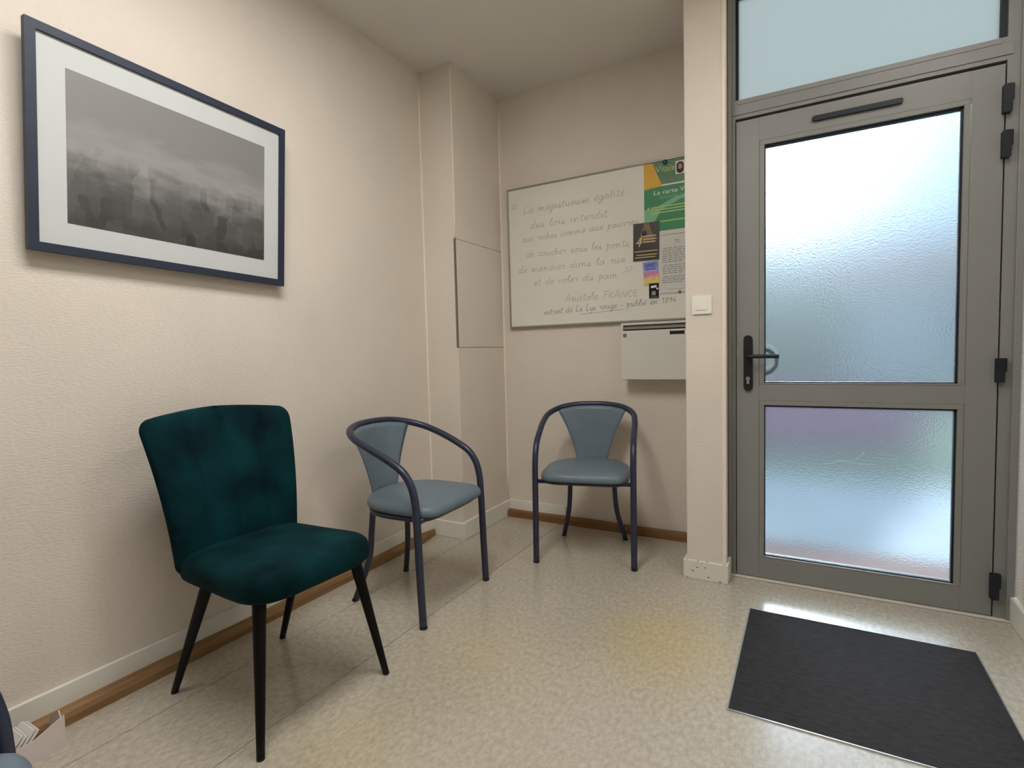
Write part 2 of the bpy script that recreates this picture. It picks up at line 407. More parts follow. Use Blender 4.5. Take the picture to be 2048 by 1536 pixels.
# ------------------------------------------------------------------ door, frame, fanlight
fr = thing('trim_5', (0, YD, 0)); struct(fr)
LX0, LX1 = -.286, .606
box('jamb', XC1+.004, LX0-.003, YD, YD+.07, 0, 2.60, 'alu', fr)
box('jamb_lip', XC1+.002, XC1+.016, YD-.012, YD, 0, 2.60, 'alu', fr, bev=.003)
box('jamb', LX1+.004, .66, YD, YD+.07, 0, 2.60, 'alu', fr)
box('jamb_lip', .645, .668, YD-.01, YD, 0, 2.60, 'alu', fr, bev=.003)
box('transom_bar', LX0-.003, LX1+.004, YD, YD+.07, 2.050, 2.130, 'alu', fr)
box('transom_lip', LX0-.02, LX1+.02, YD-.004, YD, 2.066, 2.108, 'alu', fr, bev=.001)
box('transom_glazing_bead', LX0+.006, LX1-.012, YD-.002, YD+.02, 2.110, 2.1295, 'alu', fr, bev=.001)
box('head', LX0-.003, LX1+.004, YD, YD+.07, 2.575, 2.61, 'alu', fr)
box('rebate', LX0-.003, LX0+.012, YD+.055, YD+.068, 0, 2.05, 'gasket', fr)
box('rebate', LX1-.012, LX1+.004, YD+.055, YD+.068, 0, 2.05, 'gasket', fr)
box('rebate', LX0-.003, LX1+.004, YD+.055, YD+.068, 2.03, 2.05, 'gasket', fr)
struct(box('trim_6', XC1, .658, YD-.014, YD+.08, 0, .009, 'threshold', bev=.003))

win = thing('window_1', (0, YD+.03, 2.13)); struct(win)
box('pane', LX0+.008, LX1-.012, YD+.028, YD+.034, 2.13, 2.575, 'film_glass', win)
for a, b, c, d in ((LX0-.003, LX0+.008, 2.13, 2.575), (LX1-.014, LX1+.004, 2.13, 2.575), (LX0, LX1, 2.565, 2.575)):
    box('gasket', a, b, YD+.012, YD+.045, c, d, 'gasket', win)

door = thing('door_1', (0, YD, .012)); struct(door)
GX0, GX1 = -.173, .493
Z1a, Z1b, Z2a, Z2b = .892, 1.920, .112, .794
bw = .02
box('stile', LX0, GX0-bw, YD, YD+.052, .012, 2.038, 'alu', door, bev=.0015)
box('stile', GX1+bw, LX1, YD, YD+.052, .012, 2.038, 'alu', door, bev=.0015)
box('rail', GX0-bw, GX1+bw, YD, YD+.052, Z1b+bw, 2.038, 'alu', door)
box('rail', GX0-bw, GX1+bw, YD, YD+.052, Z2b+bw, Z1a-bw*.3, 'alu', door)
box('rail', GX0-bw, GX1+bw, YD, YD+.052, .012, Z2a-bw*.3, 'alu', door)
gp = .0009
for (za, zb) in ((Z1a, Z1b), (Z2a, Z2b)):
    for a, b, c, d in ((GX0-bw+gp, GX0, za, zb), (GX1, GX1+bw-gp, za, zb), (GX0-bw+gp, GX1+bw-gp, zb, zb+bw-gp), (GX0-bw+gp, GX1+bw-gp, za-bw*.3+gp, za)):
        box('glazing_bead', a, b, YD-.0012, YD+.02, c, d, 'alu', door, bev=.001)
    gk = .007
    for a, b, c, d in ((GX0, GX0+gk*.5, za, zb), (GX1-gk, GX1, za, zb), (GX0, GX1, zb-gk, zb), (GX0, GX1, za, za+gk*.6)):
        box('gasket', a, b, YD+.012, YD+.04, c, d, 'gasket', door)
    pn = box('pane', GX0-.008, GX1+.008, YD+.023, YD+.029, za-.008, zb+.008, 'frosted_glass', door)
    pn['label'] = 'frosted textured glass pane'
# white scratches on the lower pane
for pts in (((.055, .545), (.09, .552), (.115, .563), (.17, .556), (.24, .556)), ((.16, .568), (.185, .585), (.2, .605)), ((.10, .486), (.2, .487)), ((.23, .585), (.31, .583)), ((.24, .60), (.31, .597)), ((.02, .43), (.07, .437))):
    tube('scratch', [(x, .0225, z-.012) for x, z in crom([(p[0], p[1], 0) for p in pts], 4) and [(q.x, q.y) for q in crom([(p[0], p[1], 0) for p in pts], 4)]], .0007, 'scratch', door, 5)
# vent strip, handle, hinges
prism('vent_strip', rrect(.004, .309, 1.972, 1.992, .0095), 'y', YD-.012, YD, 'hinge_black', door)
hp = prism('handle_plate', rrect(-.2555, -.2195, .857, 1.104, .0175), 'y', YD-.01, YD, 'black_plastic', door)
lv = tube('lever', crom([(-.2375, YD-.008, 1.010), (-.2375, YD-.04, 1.010), (-.228, YD-.05, 1.0105), (-.20, YD-.052, 1.0105), (-.13, YD-.052, 1.0095), (-.112, YD-.052, 1.009)], 5), .0088, 'black_plastic', None, 12)
lv.parent = hp; lv.location = (0, -YD, -.012)
kc = prism('key_cylinder', [(-.2375+.0085*math.cos(R(a)), .912+.0085*math.sin(R(a))) for a in range(-50, 231, 20)] + [(-.2425, .888), (-.2325, .888)], 'y', YD-.013, YD-.009, 'steel', door); kc.parent = hp
kh = box('keyhole', -.2385, -.2365, YD-.0136, YD-.0128, .905, .917, 'slot_dark', door); kh.parent = kc if False else hp
for z0, z1 in ((1.861, 1.959), (1.705, 1.799), (.898, .987), (.083, .18)):
    h = prism('hinge', rrect(.597, .622, z0, z1, .004), 'y', YD-.024, YD+.001, 'hinge_black', door)
    k = box('hinge_knuckle', .6215, .628, YD-.018, YD, z0+(z1-z0)*.45, z1, 'hinge_black', door); k.parent = h
pull = tube('pull_handle', [(-.19+.062*math.cos(R(a)), .085, .995+.055*math.sin(R(a))) for a in range(-75, 76, 10)], .0075, 'slot_flap', door, 10)
pull['label'] = 'curved outer pull handle seen through the frosted glass'

# ------------------------------------------------------------------ inlaid door mat
dm = thing('door_mat', (.147, 1.925, 0)); tag(dm, 'dark brown carpet mat let into the floor before the glass door', 'mat')
MX0, MX1, MY0, MY1 = -.2, .495, 1.588, 2.262
box('carpet', MX0, MX1, MY0, MY1, .0002, .0035, 'mat_carpet', dm)
for a, b, c, d in ((MX0-.004, MX0, MY0-.004, MY1+.002), (MX1, MX1+.004, MY0-.004, MY1+.002), (MX0, MX1, MY0-.004, MY0), (MX0, MX1, MY1, MY1+.002)):
    box('metal_edging', a, b, c, d, .0002, .0036, 'steel', dm)

# ------------------------------------------------------------------ blue tubular armchairs
def seat_outline(w=.218, front=.245, rear=-.185, n=64):
    """D-shaped plan: straight front, round back"""
    P = []
    for k in range(n):
        a = 2*math.pi*k/n; c, s = math.cos(a), math.sin(a)
        if c >= 0:
            e = 5.5; f = (abs(c)**e+abs(s)**e)**(-1/e); x = .03+f*c*(front-.03); y = f*s*w
        else:
            e = 2.25; f = (abs(c)**e+abs(s)**e)**(-1/e); x = .03+f*c*(.03-rear); y = f*s*w
        P.append((x, y))
    return P
def cushion(bm, out, rings, c=(0, 0), tilt=0.0):
    """rings: (inset, z) from the underside edge over the side to the crown"""
    n = len(out); prev = None; first = None
    for ins, z in rings:
        ring = []
        for (x, y) in out:
            d = Vector((x-c[0], y-c[1])); l = d.length; s = max(0, (l-ins)/l)
            px, py = c[0]+d.x*s, c[1]+d.y*s
            ring.append(bm.verts.new((px, py, z+tilt*(px-c[0]))))
        if prev:
            for k in range(n): bm.faces.new((prev[k], prev[(k+1) % n], ring[(k+1) % n], ring[k]))
        else: first = ring
        prev = ring
    bm.faces.new(first); bm.faces.new(prev)
HOOP = [(.206,.24,.004),(.199,.24,.2),(.192,.24,.43),(.186,.24,.50),(.17,.24,.555),(.135,.24,.602),(.075,.24,.638),(-.02,.24,.68),(-.115,.228,.714),(-.19,.18,.739),(-.228,.1,.753),(-.238,0,.757)]
def hoop_at(y):
    P = HOOP[7:]
    for a, b in zip(P, P[1:]):
        if b[1] <= y <= a[1]:
            t = (a[1]-y)/(a[1]-b[1]); return tuple(a[i]+(b[i]-a[i])*t for i in range(3))
    return P[0]
def blue_chair(loc, rot, label):
    t = thing('armchair', (loc[0], loc[1], 0), (0, 0, R(rot)))
    tag(t, label, 'chair', 'blue tubular armchairs')
    path = HOOP + [(x, -y, z) for x, y, z in HOOP[-2::-1]]
    fr = tube('arm_hoop', crom(path, 6), .0152, 'tube_blue', t, 16)
    fr['label'] = 'bent slate blue steel tube forming front legs, arms and back rail'
    for s in (1, -1):
        c = tube('foot_cap', [(.2065, .24*s, 0), (.2062, .24*s, .006)], .0156, 'foot_black', t, 16)
        lg = tube('rear_leg', crom([(-.135, .118*s, .405), (-.145, .122*s, .30), (-.158, .133*s, .17), (-.206, .172*s, .005)], 6), .0132, 'tube_blue', t, 12)
        f = tube('foot_cap', [(-.208, .1735*s, 0), (-.2065, .1725*s, .006)], .0138, 'foot_black', t, 12)
    out = seat_outline(.205, .205, -.165)
    tube('seat_frame', [(x, y, .408) for x, y in out], .0105, 'tube_blue', t, 10, True)
    tube('front_bar', [(.19, -.236, .410), (.19, .236, .410)], .010, 'tube_blue', t, 10)
    bm = bmesh.new()
    cushion(bm, seat_outline(), [(.02, .419), (.006, .421), (0, .428), (.0, .440), (.006, .453), (.018, .462), (.05, .4685), (.09, .472), (.15, .473)], (.03, 0), -.01)
    link('seat', bm, 'vinyl_blue', t, True)
    # fan-shaped back panel
    bm = bmesh.new(); NU, NV = 21, 15; V = [[[None]*(NU) for _ in range(NV)] for _ in range(2)]
    for side in (0, 1):
        for j in range(NV):
            v = j/(NV-1)
            wb, wt = .083, .188
            hw = wb+(wt-wb)*(.45*v+.55*v*v)
            for i in range(NU):
                u = -1+2*i/(NU-1); y = u*hw
                hx, hy, hz = hoop_at(min(abs(u*wt), .239))
                ztop = hz-.008; zb = .448
                z = zb+(ztop-zb)*v
                xb = -.185+.10*(u*wb/.19)**2
                x = xb+(hx+.004-xb)*(v**.8)
                e = max(abs(u)**10, 0)
                th = .011*(1-.75*e)
                V[side][j][i] = bm.verts.new((x+(th if side == 0 else -th*.6), y, z))
    for side in (0, 1):
        for j in range(NV-1):
            for i in range(NU-1):
                bm.faces.new((V[side][j][i], V[side][j][i+1], V[side][j+1][i+1], V[side][j+1][i]))
    for j in range(NV-1):
        for i in (0, NU-1): bm.faces.new((V[0][j][i], V[0][j+1][i], V[1][j+1][i], V[1][j][i]))
    for i in range(NU-1):
        for j in (0, NV-1): bm.faces.new((V[0][j][i], V[0][j][i+1], V[1][j][i+1], V[1][j][i]))
    link('backrest', bm, 'vinyl_blue', t, True)
    return t
blue_chair((-1.506, 1.782), 2, 'blue tubular armchair beside the green chair, side-on against the picture wall')
blue_chair((-1.005, 2.575), -76.5, 'blue tubular armchair facing the room under the whiteboard and letter box')
blue_chair((-.991, .027), 65, 'blue tubular armchair cut off at the lower left corner of the picture')

# ------------------------------------------------------------------ green velvet chair (forward = +x)
gc = thing('dining_chair', (-1.487, 1.05, 0), (0, 0, R(-2.5)))
tag(gc, 'dark green velvet dining chair with black tapered legs under the framed picture', 'chair')
for (fx, fy, tx, ty) in ((.243, -.213, .19, -.16), (.258, .225, .19, .165), (-.262, -.182, -.05, -.16), (-.252, .195, -.06, .165)):
    bm = bmesh.new()
    pts = [Vector((fx+(tx-fx)*k/8, fy+(ty-fy)*k/8, .004+.416*k/8)) for k in range(9)]
    add_tube(bm, pts, [.0105+.0085*k/8 for k in range(9)], 16)
    link('leg', bm, 'leg_black', gc, True)
    tube('foot_cap', [(fx, fy, 0), (fx, fy, .005)], .0108, 'foot_black', gc, 12)
def gseat():
    P = []; n = 88
    for k in range(n):
        a = 2*math.pi*k/n; c, s = math.cos(a), math.sin(a); e = 4.2 if c > 0 else 6.0
        f = (abs(c)**e+abs(s)**e)**(-1/e)
        x = .045+f*c*(.232 if c > 0 else .262); y = f*s*(.213+.014*(f*c))
        P.append((x, y))
    return P
bm = bmesh.new()
cushion(bm, gseat(), [(.05, .392), (.016, .395), (.004, .404), (0, .418), (0, .442), (.006, .458), (.018, .469), (.04, .476), (.09, .480), (.15, .481)], (.045, 0), .03)
link('seat', bm, 'velvet', gc, True)
bm = bmesh.new(); NU, NV = 91, 51; HB = .485; z0 = .408
def prof(v):   # centre-line of the back in x: upright at the seat, leaning back towards the top
    return -.172-.03*v-.083*v**2.2
grid = [[], []]
cosp = lambda k, n: .5-.5*math.cos(math.pi*k/n)
def inset(d, r): return r-math.sqrt(max(0, r*r-(r-d)**2)) if d < r else 0
for side in (0, 1):
    for j in range(NV):
        v = .25*(j/(NV-1))+.75*cosp(j, NV-1); row = []
        hw = .206+.049*v**1.25-inset((1-v)*HB, .05)*.9-inset(v*HB, .03)*.8
        for i in range(NU):
            u = -1+2*(.55*i/(NU-1)+.45*cosp(i, NU-1))
            s = 2*v-1
            th = .036*math.sqrt(max(0, 1-abs(u)**7))*math.sqrt(max(0, 1-abs(s)**14))
            if side == 0 and th > .014:
                for us in (-.46, 0, .46):
                    fade = min(1, (1-v)*5) if us else 1
                    th -= fade*(.009*math.exp(-((u-us)/.018)**2)+.008*math.exp(-((u-us)/.12)**2))
            y = u*hw; x = prof(v)+.045*(u*u)*(.4+.6*v)
            row.append(bm.verts.new((x+(th if side == 0 else -th*.8), y, z0+v*HB-.012*(u*u)*v+.006*(1-abs(u))*v)))
        grid[side].append(row)
for side in (0, 1):
    for j in range(NV-1):
        for i in range(NU-1):
            bm.faces.new((grid[side][j][i], grid[side][j][i+1], grid[side][j+1][i+1], grid[side][j+1][i]))
bmesh.ops.remove_doubles(bm, verts=bm.verts, dist=.0004)
bk = link('backrest', bm, 'velvet', gc, True)
bk['label'] = 'curved velvet back with three stitched vertical seams'

# ------------------------------------------------------------------ framed print (local: x out of the wall, y along it, z up)
pf = thing('framed_picture', (-1.909, 1.0537, 1.364), (R(-1.65), R(2.75), 0))
tag(pf, 'large framed black and white print with wide white mount on left wall', 'picture')
PW, PH, FB, FT = .41, .628, .0245, .02
def lbox(name, x0, x1, y0, y1, z0, z1, m, parent, bev=0):
    return box(name, x0, x1, y0, y1, z0, z1, m, parent, bev, rel=False)
def rail(name, poly, m):     # mitred frame rail: polygon in y,z
    bm = bmesh.new(); add_prism(bm, poly, 'x', 0, FT); return link(name, bm, m, pf)
rail('frame_rail', [(-PW, 0), (PW, 0), (PW-FB, FB), (-PW+FB, FB)], 'frame_navy')
rail('frame_rail', [(-PW, PH), (PW, PH), (PW-FB, PH-FB), (-PW+FB, PH-FB)], 'frame_navy')
rail('frame_rail', [(-PW, 0), (-PW+FB, FB), (-PW+FB, PH-FB), (-PW, PH)], 'frame_navy')
rail('frame_rail', [(PW, 0), (PW-FB, FB), (PW-FB, PH-FB), (PW, PH)], 'frame_navy')
lbox('mount_board', .004, .012, -PW+FB, PW-FB, FB, PH-FB, 'passepartout', pf)
pr = lbox('print', .012, .0128, -.317, .322, .092, .532, 'grey_print', pf)
pr['label'] = 'grey print of a hazy sky over dark city blocks'

# ------------------------------------------------------------------ whiteboard with handwriting
YW = 2.93
wb = thing('whiteboard', (-1.08, YW, 1.208)); tag(wb, 'wide whiteboard with faded handwritten quotation in the alcove', 'whiteboard')
BX0, BX1, BZ0, BZ1 = -1.649, -.515, 1.208, 2.066
prism('panel', rrect(BX0+.004, BX1-.004, BZ0+.004, BZ1-.004, .012), 'y', YW, YB, 'board_white', wb)
fb = .009
for a, b, c, d in ((BX0, BX0+fb, BZ0, BZ1), (BX1-fb, BX1, BZ0, BZ1)): box('frame_rail', a, b, YW-.006, YB, c, d, 'board_alu', wb, bev=.002)
for c, d in ((BZ0, BZ0+fb*1.2), (BZ1-fb, BZ1)): box('frame_rail', BX0+fb, BX1-fb, YW-.006, YB, c, d, 'board_alu', wb, bev=.002)
G = {  # single-stroke handwriting: advance, strokes (x-height 1, ascender 2, descender -1)
 'a': (1.15, [[(.85,.8),(.5,1),(.1,.6),(.15,.12),(.45,0),(.8,.4),(.88,.95),(.85,.3),(1.1,.05)]]),
 'b': (1.0, [[(.1,1.0),(.35,1.9),(.15,1.6),(.12,.2),(.5,0),(.85,.4),(.6,.9),(.2,.6)]]),
 'c': (.9, [[(.8,.8),(.5,1),(.1,.55),(.3,.05),(.85,.2)]]),
 'd': (1.15, [[(.8,.8),(.5,1),(.1,.55),(.3,.02),(.75,.3)],[(.95,2),(.8,.3),(1.1,.05)]]),
 'e': (.9, [[(.1,.45),(.6,.6),(.7,.9),(.4,1),(.1,.5),(.35,.02),(.85,.25)]]),
 'g': (1.1, [[(.85,.8),(.5,1),(.1,.55),(.35,.05),(.75,.3),(.85,.9),(.75,-.7),(.35,-1),(.2,-.6),(1.05,.1)]]),
 'h': (1.1, [[(.1,.9),(.4,1.9),(.2,1.6),(.12,0),(.35,.8),(.65,.95),(.75,.2),(1.0,.05)]]),
 'i': (.55, [[(.1,.7),(.25,1),(.22,.2),(.5,.05)],[(.3,1.5),(.33,1.55)]]),
 'j': (.6, [[(.1,.6),(.35,1),(.3,-.8),(.05,-1),(-.05,-.6),(.55,.1)],[(.4,1.5),(.43,1.55)]]),
 'l': (.65, [[(.1,.6),(.5,1.7),(.35,2),(.2,1.4),(.25,.2),(.6,.05)]]),
 'm': (1.7, [[(.1,.8),(.2,1),(.2,0),(.35,.75),(.65,.95),(.72,0),(.9,.75),(1.2,.95),(1.3,.2),(1.6,.05)]]),
 'n': (1.2, [[(.1,.8),(.2,1),(.2,0),(.4,.8),(.72,.95),(.8,.2),(1.1,.05)]]),
 'o': (1.05, [[(.5,1),(.1,.55),(.4,0),(.8,.45),(.5,1),(.7,.85),(1.0,.85)]]),
 'p': (1.1, [[(.1,.7),(.3,1),(.2,-1)],[(.25,.6),(.6,1),(.85,.6),(.55,.05),(.25,.2)]]),
 'r': (.85, [[(.1,.7),(.25,1.05),(.3,.85),(.6,.9),(.55,.2),(.8,.05)]]),
 's': (.8, [[(.05,.1),(.45,1),(.4,.7),(.65,.25),(.35,0),(.1,.15)],[(.5,.05),(.75,.1)]]),
 't': (.75, [[(.35,1.8),(.25,.25),(.45,.02),(.7,.2)],[(.0,1.2),(.65,1.3)]]),
 'u': (1.2, [[(.1,.8),(.2,1),(.18,.25),(.4,.02),(.75,.35),(.82,1),(.8,.2),(1.1,.05)]]),
 'v': (1.0, [[(.1,.9),(.25,1),(.4,.05),(.8,.9),(.95,.85)]]),
 'x': (1.0, [[(.1,.9),(.35,.85),(.6,.1),(.9,.1)],[(.85,1),(.1,0)]]),
 'y': (1.0, [[(.1,1),(.25,.2),(.5,.1),(.8,.9),(.6,-.7),(.2,-1),(.1,-.7)]]),
 'L': (1.2, [[(.6,1.8),(.4,2),(.25,1.5),(.25,.2),(.05,.05),(.5,.15),(1.0,.0)]]),
 'A': (1.4, [[(.0,0),(.65,2),(1.1,0)],[(.2,.7),(1.15,.75)]]),
 'F': (1.2, [[(.35,2),(.25,0)],[(.1,1.95),(1.15,2)],[(.3,1.1),(.9,1.1)]]),
 'R': (1.1, [[(.15,0),(.2,1.5),(.7,1.5),(.75,.95),(.25,.8),(.95,0)]]),
 'N': (1.2, [[(.1,0),(.2,1.5),(.85,.05),(.95,1.5)]]),
 'C': (1.1, [[(.95,1.3),(.5,1.5),(.1,.8),(.4,.0),(.95,.15)]]),
 'E': (1.0, [[(.85,1.5),(.2,1.45),(.2,.05),(.9,.0)],[(.2,.75),(.7,.8)]]),
 'K': (1.1, [[(.15,0),(.2,1.5)],[(.9,1.5),(.25,.7),(.95,0)]]),
 '1': (.7, [[(.1,1.2),(.4,1.7),(.35,0)]]),
 '8': (1.0, [[(.75,1.5),(.35,1.65),(.25,1.2),(.7,.6),(.5,0),(.2,.3),(.75,1.2),(.75,1.5)]]),
 '9': (1.0, [[(.75,1.3),(.4,1.65),(.15,1.2),(.45,.9),(.75,1.3),(.65,.0)]]),
 '4': (1.0, [[(.5,1.7),(.1,.6),(.9,.6)],[(.65,1.0),(.6,0)]]),
 ',': (.5, [[(.2,.1),(.1,-.4)]]), '-': (.8, [[(.1,.5),(.6,.55)]]),
 '<': (1.5, [[(.6,1),(.1,.5),(.6,0)],[(1.2,1),(.7,.5),(1.2,0)]]), '>': (1.5, [[(.1,1),(.6,.5),(.1,0)],[(.7,1),(1.2,.5),(.7,0)]]),
 ' ': (.9, []),
}
G['é'] = (G['e'][0], G['e'][1]+[[(.4,1.3),(.7,1.7)]])
def handwriting(line, x0, x1, z0, z1, xh, material, wd=.0024):
    """one part per written word, its letters swept as flat marker strokes"""
    k = (x1-x0)/sum(G[c][0] for c in line); cx = 0
    for word in line.split(' '):
        bm = bmesh.new()
        for c in word:
            adv, strokes = G[c]
            for st in strokes:
                j = [(px+random.uniform(-.04, .04), py+random.uniform(-.05, .05)) for px, py in st]
                P = crom([((cx+px+.12*py)*k, py*xh, 0) for px, py in j], 4)
                Q = [Vector((x0+q.x, z0+(z1-z0)*q.x/(x1-x0)+q.y)) for q in P]
                A = []; B_ = []
                for i, q in enumerate(Q):
                    d = Q[min(i+1, len(Q)-1)]-Q[max(i-1, 0)]
                    n = Vector((-d.y, d.x)).normalized()*wd*.5 if d.length > 1e-9 else Vector((0, wd*.5))
                    A.append(bm.verts.new((q.x+n.x+1.08, -.0006, q.y+n.y-1.208))); B_.append(bm.verts.new((q.x-n.x+1.08, -.0006, q.y-n.y-1.208)))
                for i in range(len(Q)-1): bm.faces.new((A[i], A[i+1], B_[i+1], B_[i]))
            cx += adv
        cx += G[' '][0]
        link('written_word', bm, material, wb)
handwriting('<', -1.625, -1.57, 1.94, 1.94, .03, 'marker')
handwriting('La majestueuse égalité', -1.54, -.90, 1.905, 1.912, .021, 'marker')
handwriting('des lois interdit', -1.495, -1.0, 1.808, 1.81, .022, 'marker')
handwriting('aux riches comme aux pauvres', -1.555, -.825, 1.732, 1.745, .02, 'marker')
handwriting('de coucher sous les ponts,', -1.525, -.865, 1.638, 1.63, .021, 'marker')
handwriting('de mendier dans la rue', -1.585, -.90, 1.546, 1.545, .021, 'marker')
handwriting('et de voler du pain', -1.478, -.945, 1.464, 1.462, .021, 'marker')
handwriting('>', -.915, -.85, 1.487, 1.492, .03, 'marker')
handwriting('Anatole FRANCE', -1.272, -.833, 1.35, 1.352, .021, 'marker')
handwriting('extrait de Le Lys rouge - publié en 1894', -1.412, -.624, 1.281, 1.303, .018, 'marker_dark')
bm = bmesh.new(); add_tube(bm, [(-1.174+1.08, -.0004, .062), (-.917+1.08, -.0004, .075)], .0009, 6); link('underline', bm, 'marker_dark', wb)

# papers pinned to the whiteboard (each lies a little in front of what it covers)
def flat(name, poly, y, material, parent, th=.0005):
    return prism(name, poly, 'y', y-th, y, material, parent)
def rect(x0, x1, z0, z1): return [(x0, z0), (x1, z0), (x1, z1), (x0, z1)]
def slant(pts, c, a):
    a = R(a); return [(c[0]+(x-c[0])*math.cos(a)-(z-c[1])*math.sin(a), c[1]+(x-c[0])*math.sin(a)+(z-c[1])*math.cos(a)) for x, z in pts]
y = YW-.0008
po = thing('poster', (-.655, y, 1.69)); tag(po, 'green and yellow health card poster at the top right of the whiteboard', 'poster')
flat('sheet', rect(-.791, -.522, 1.69, 2.056), y, 'poster_green', po); y1 = y-.0007
flat('card_photo', rect(-.791, -.522, 1.932, 2.056), y1, 'poster_deep', po)
flat('white_rule', rect(-.70, -.522, 1.926, 1.934), y1-.0006, 'print_white', po, .0003)
flat('yellow_wedge', [(-.791, 1.918), (-.693, 1.926), (-.742, 2.052), (-.791, 2.056)], y1-.0008, 'poster_yellow', po, .0003)
flat('green_wave', [(-.791, 1.745), (-.74, 1.735), (-.70, 1.80), (-.60, 1.845), (-.522, 1.85), (-.522, 1.87), (-.62, 1.862), (-.72, 1.82), (-.791, 1.81)], y1, 'poster_light_green', po, .0002)
text_on_board('lettering', 'Vitale', -.728, 2.0, .105, y1-.0010, 'print_pale_green', po)
flat('portrait_photo', rect(-.622, -.575, 1.975, 2.042), y1-.0007, 'print_white', po, .0003)
flat('portrait_hair', rrect(-.617, -.580, 1.978, 2.036, .016), y1-.0012, 'print_portrait_hair', po, .0002)
flat('portrait_face', rrect(-.608, -.589, 1.998, 2.026, .009), y1-.0015, 'print_portrait_skin', po, .0002)
text_on_board('lettering', 'La carte Vitale', -.737, 1.884, .225, y1-.0006, 'print_white', po, maxh=.034)
text_on_board('lettering', 'Simplicité, rapidité', -.706, 1.86, .18, y1-.0006, 'poster_light_green', po, maxh=.024)
for z, a, b in ((1.815, -.752, -.53), (1.80, -.752, -.53), (1.785, -.752, -.56), (1.737, -.705, -.53)):
    flat('text_line', rect(a, b, z, z+.006), y1-.0004, 'print_pale_green', po, .0002)
flat('bullet', rect(-.772, -.764, 1.808, 1.822), y1-.0004, 'print_pale_green', po, .0002)
flat('bullet', rect(-.772, -.764, 1.735, 1.749), y1-.0004, 'print_pale_green', po, .0002)

pp = thing('printed_letter', (-.61, y, 1.347)); tag(pp, 'white printed letter below the green poster on the whiteboard', 'paper')
flat('sheet', rect(-.711, -.518, 1.345, 1.69), y+.0003, 'paper', pp, .0004)
yy = y-.0006
text_on_board('lettering', 'CNIL', -.632, 1.628, .026, yy, 'ink_dark', pp)
flat('text_line', rect(-.708, -.52, 1.664, 1.667), yy, 'ink_grey', pp, .0002)
flat('text_line', rect(-.632, -.60, 1.620, 1.6225), yy, 'ink_grey', pp, .0002)
z = 1.592
for blk in (8, 5, 4):
    for k in range(blk):
        x = -.697 + (.006 if k == 0 else 0)
        end = -.53 if k < blk-1 else -.59
        while x < end-.008:
            wl = min(random.uniform(.012, .032), end-x); flat('text_line', rect(x, x+wl, z, z+.0042), yy, 'ink_grey', pp, .0002); x += wl+.005
        z -= .0105
    z -= .007
flat('text_line', rect(-.708, -.52, 1.352, 1.3545), yy, 'ink_grey', pp, .0002)
flat('text_line', rect(-.66, -.53, 1.374, 1.376), yy, 'ink_grey', pp, .0002)

yf = y-.0045
fy = thing('flyer', (-.782, yf, 1.54)); tag(fy, 'dark brown event flyer with golden lettering on the whiteboard', 'flyer')
C = (-.782, 1.64); sl = lambda pts: slant(pts, C, -.8)
flat('sheet', sl(rect(-.853, -.711, 1.541, 1.744)), yf, 'flyer_dark', fy)
flat('golden_light', sl([(-.83, 1.64), (-.735, 1.64), (-.768, 1.742), (-.79, 1.742)]), yf-.0006, 'flyer_gold', fy, .0002)
for k, (a, b, zz, hh) in enumerate(((-.80, -.728, 1.668, .011), (-.796, -.725, 1.652, .011), (-.80, -.73, 1.637, .01))):
    flat('text_line', sl(rect(a, b, zz, zz+hh*.55)), yf-.0010, 'print_gold', fy, .0002)
text_on_board('lettering', '4', -.838, 1.618, .036, yf-.0012, 'print_gold', fy, shear=.3, maxh=.075)
for a, b, zz in ((-.845, -.718, 1.589), (-.835, -.722, 1.569), (-.842, -.73, 1.556)):
    flat('text_line', sl(rect(a, b, zz, zz+.0045)), yf-.0010, 'print_gold', fy, .0002)

yc = y-.0030
cd = thing('flyer', (-.757, yc, 1.405)); tag(cd, 'small pink, blue and yellow card below the dark flyer', 'flyer')
C2 = (-.757, 1.47); sl2 = lambda pts: slant(pts, C2, 2.5)
flat('sheet', sl2(rect(-.798, -.716, 1.406, 1.532)), yc, 'card_rainbow', cd)
for a, b, zz in ((-.785, -.73, 1.514), (-.788, -.735, 1.503), (-.785, -.73, 1.488)):
    flat('text_line', sl2(rect(a, b, zz, zz+.007)), yc-.0005, 'card_blue', cd, .0002)
yk = y-.0045
bc = thing('sticker', (-.742, yk, 1.333)); tag(bc, 'tiny black card with white print at the whiteboard centre right', 'card')
flat('sheet', rect(-.768, -.716, 1.333, 1.413), yk, 'slot_dark', bc)
flat('text_line', slant(rect(-.758, -.727, 1.389, 1.401), (-.742, 1.395), 5), yk-.0005, 'print_white', bc, .0002)
flat('grey_square', rect(-.754, -.732, 1.348, 1.371), yk-.0005, 'ink_grey', bc, .0002)
flat('text_line', rect(-.762, -.722, 1.338, 1.3405), yk-.0005, 'ink_grey', bc, .0002)
def magnet(x, z, r, y, m, label):
    t = thing('magnet', (x, y, z)); tag(t, label, 'magnet', 'magnets on the whiteboard')
    bm = bmesh.new(); prev = None; n = 20
    rings = [(r, 0), (r, -.004), (r*.9, -.006), (r*.5, -.0075), (r*.1, -.008)]
    for rr, dy in rings:
        ring = [bm.verts.new((rr*math.cos(2*math.pi*k/n), dy, rr*math.sin(2*math.pi*k/n))) for k in range(n)]
        if prev:
            for k in range(n): bm.faces.new((prev[k], prev[(k+1) % n], ring[(k+1) % n], ring[k]))
        else: bm.faces.new(ring)
        prev = ring
    bm.faces.new(prev); link('cap', bm, m, t, True)
magnet(-.677, 2.048, .0125, y1-.002, 'magnet_blue', 'round blue magnet holding the top of the green poster')
magnet(-.792, 1.688, .0125, yf-.0016, 'magnet_blue', 'round blue magnet on the dark brown flyer')
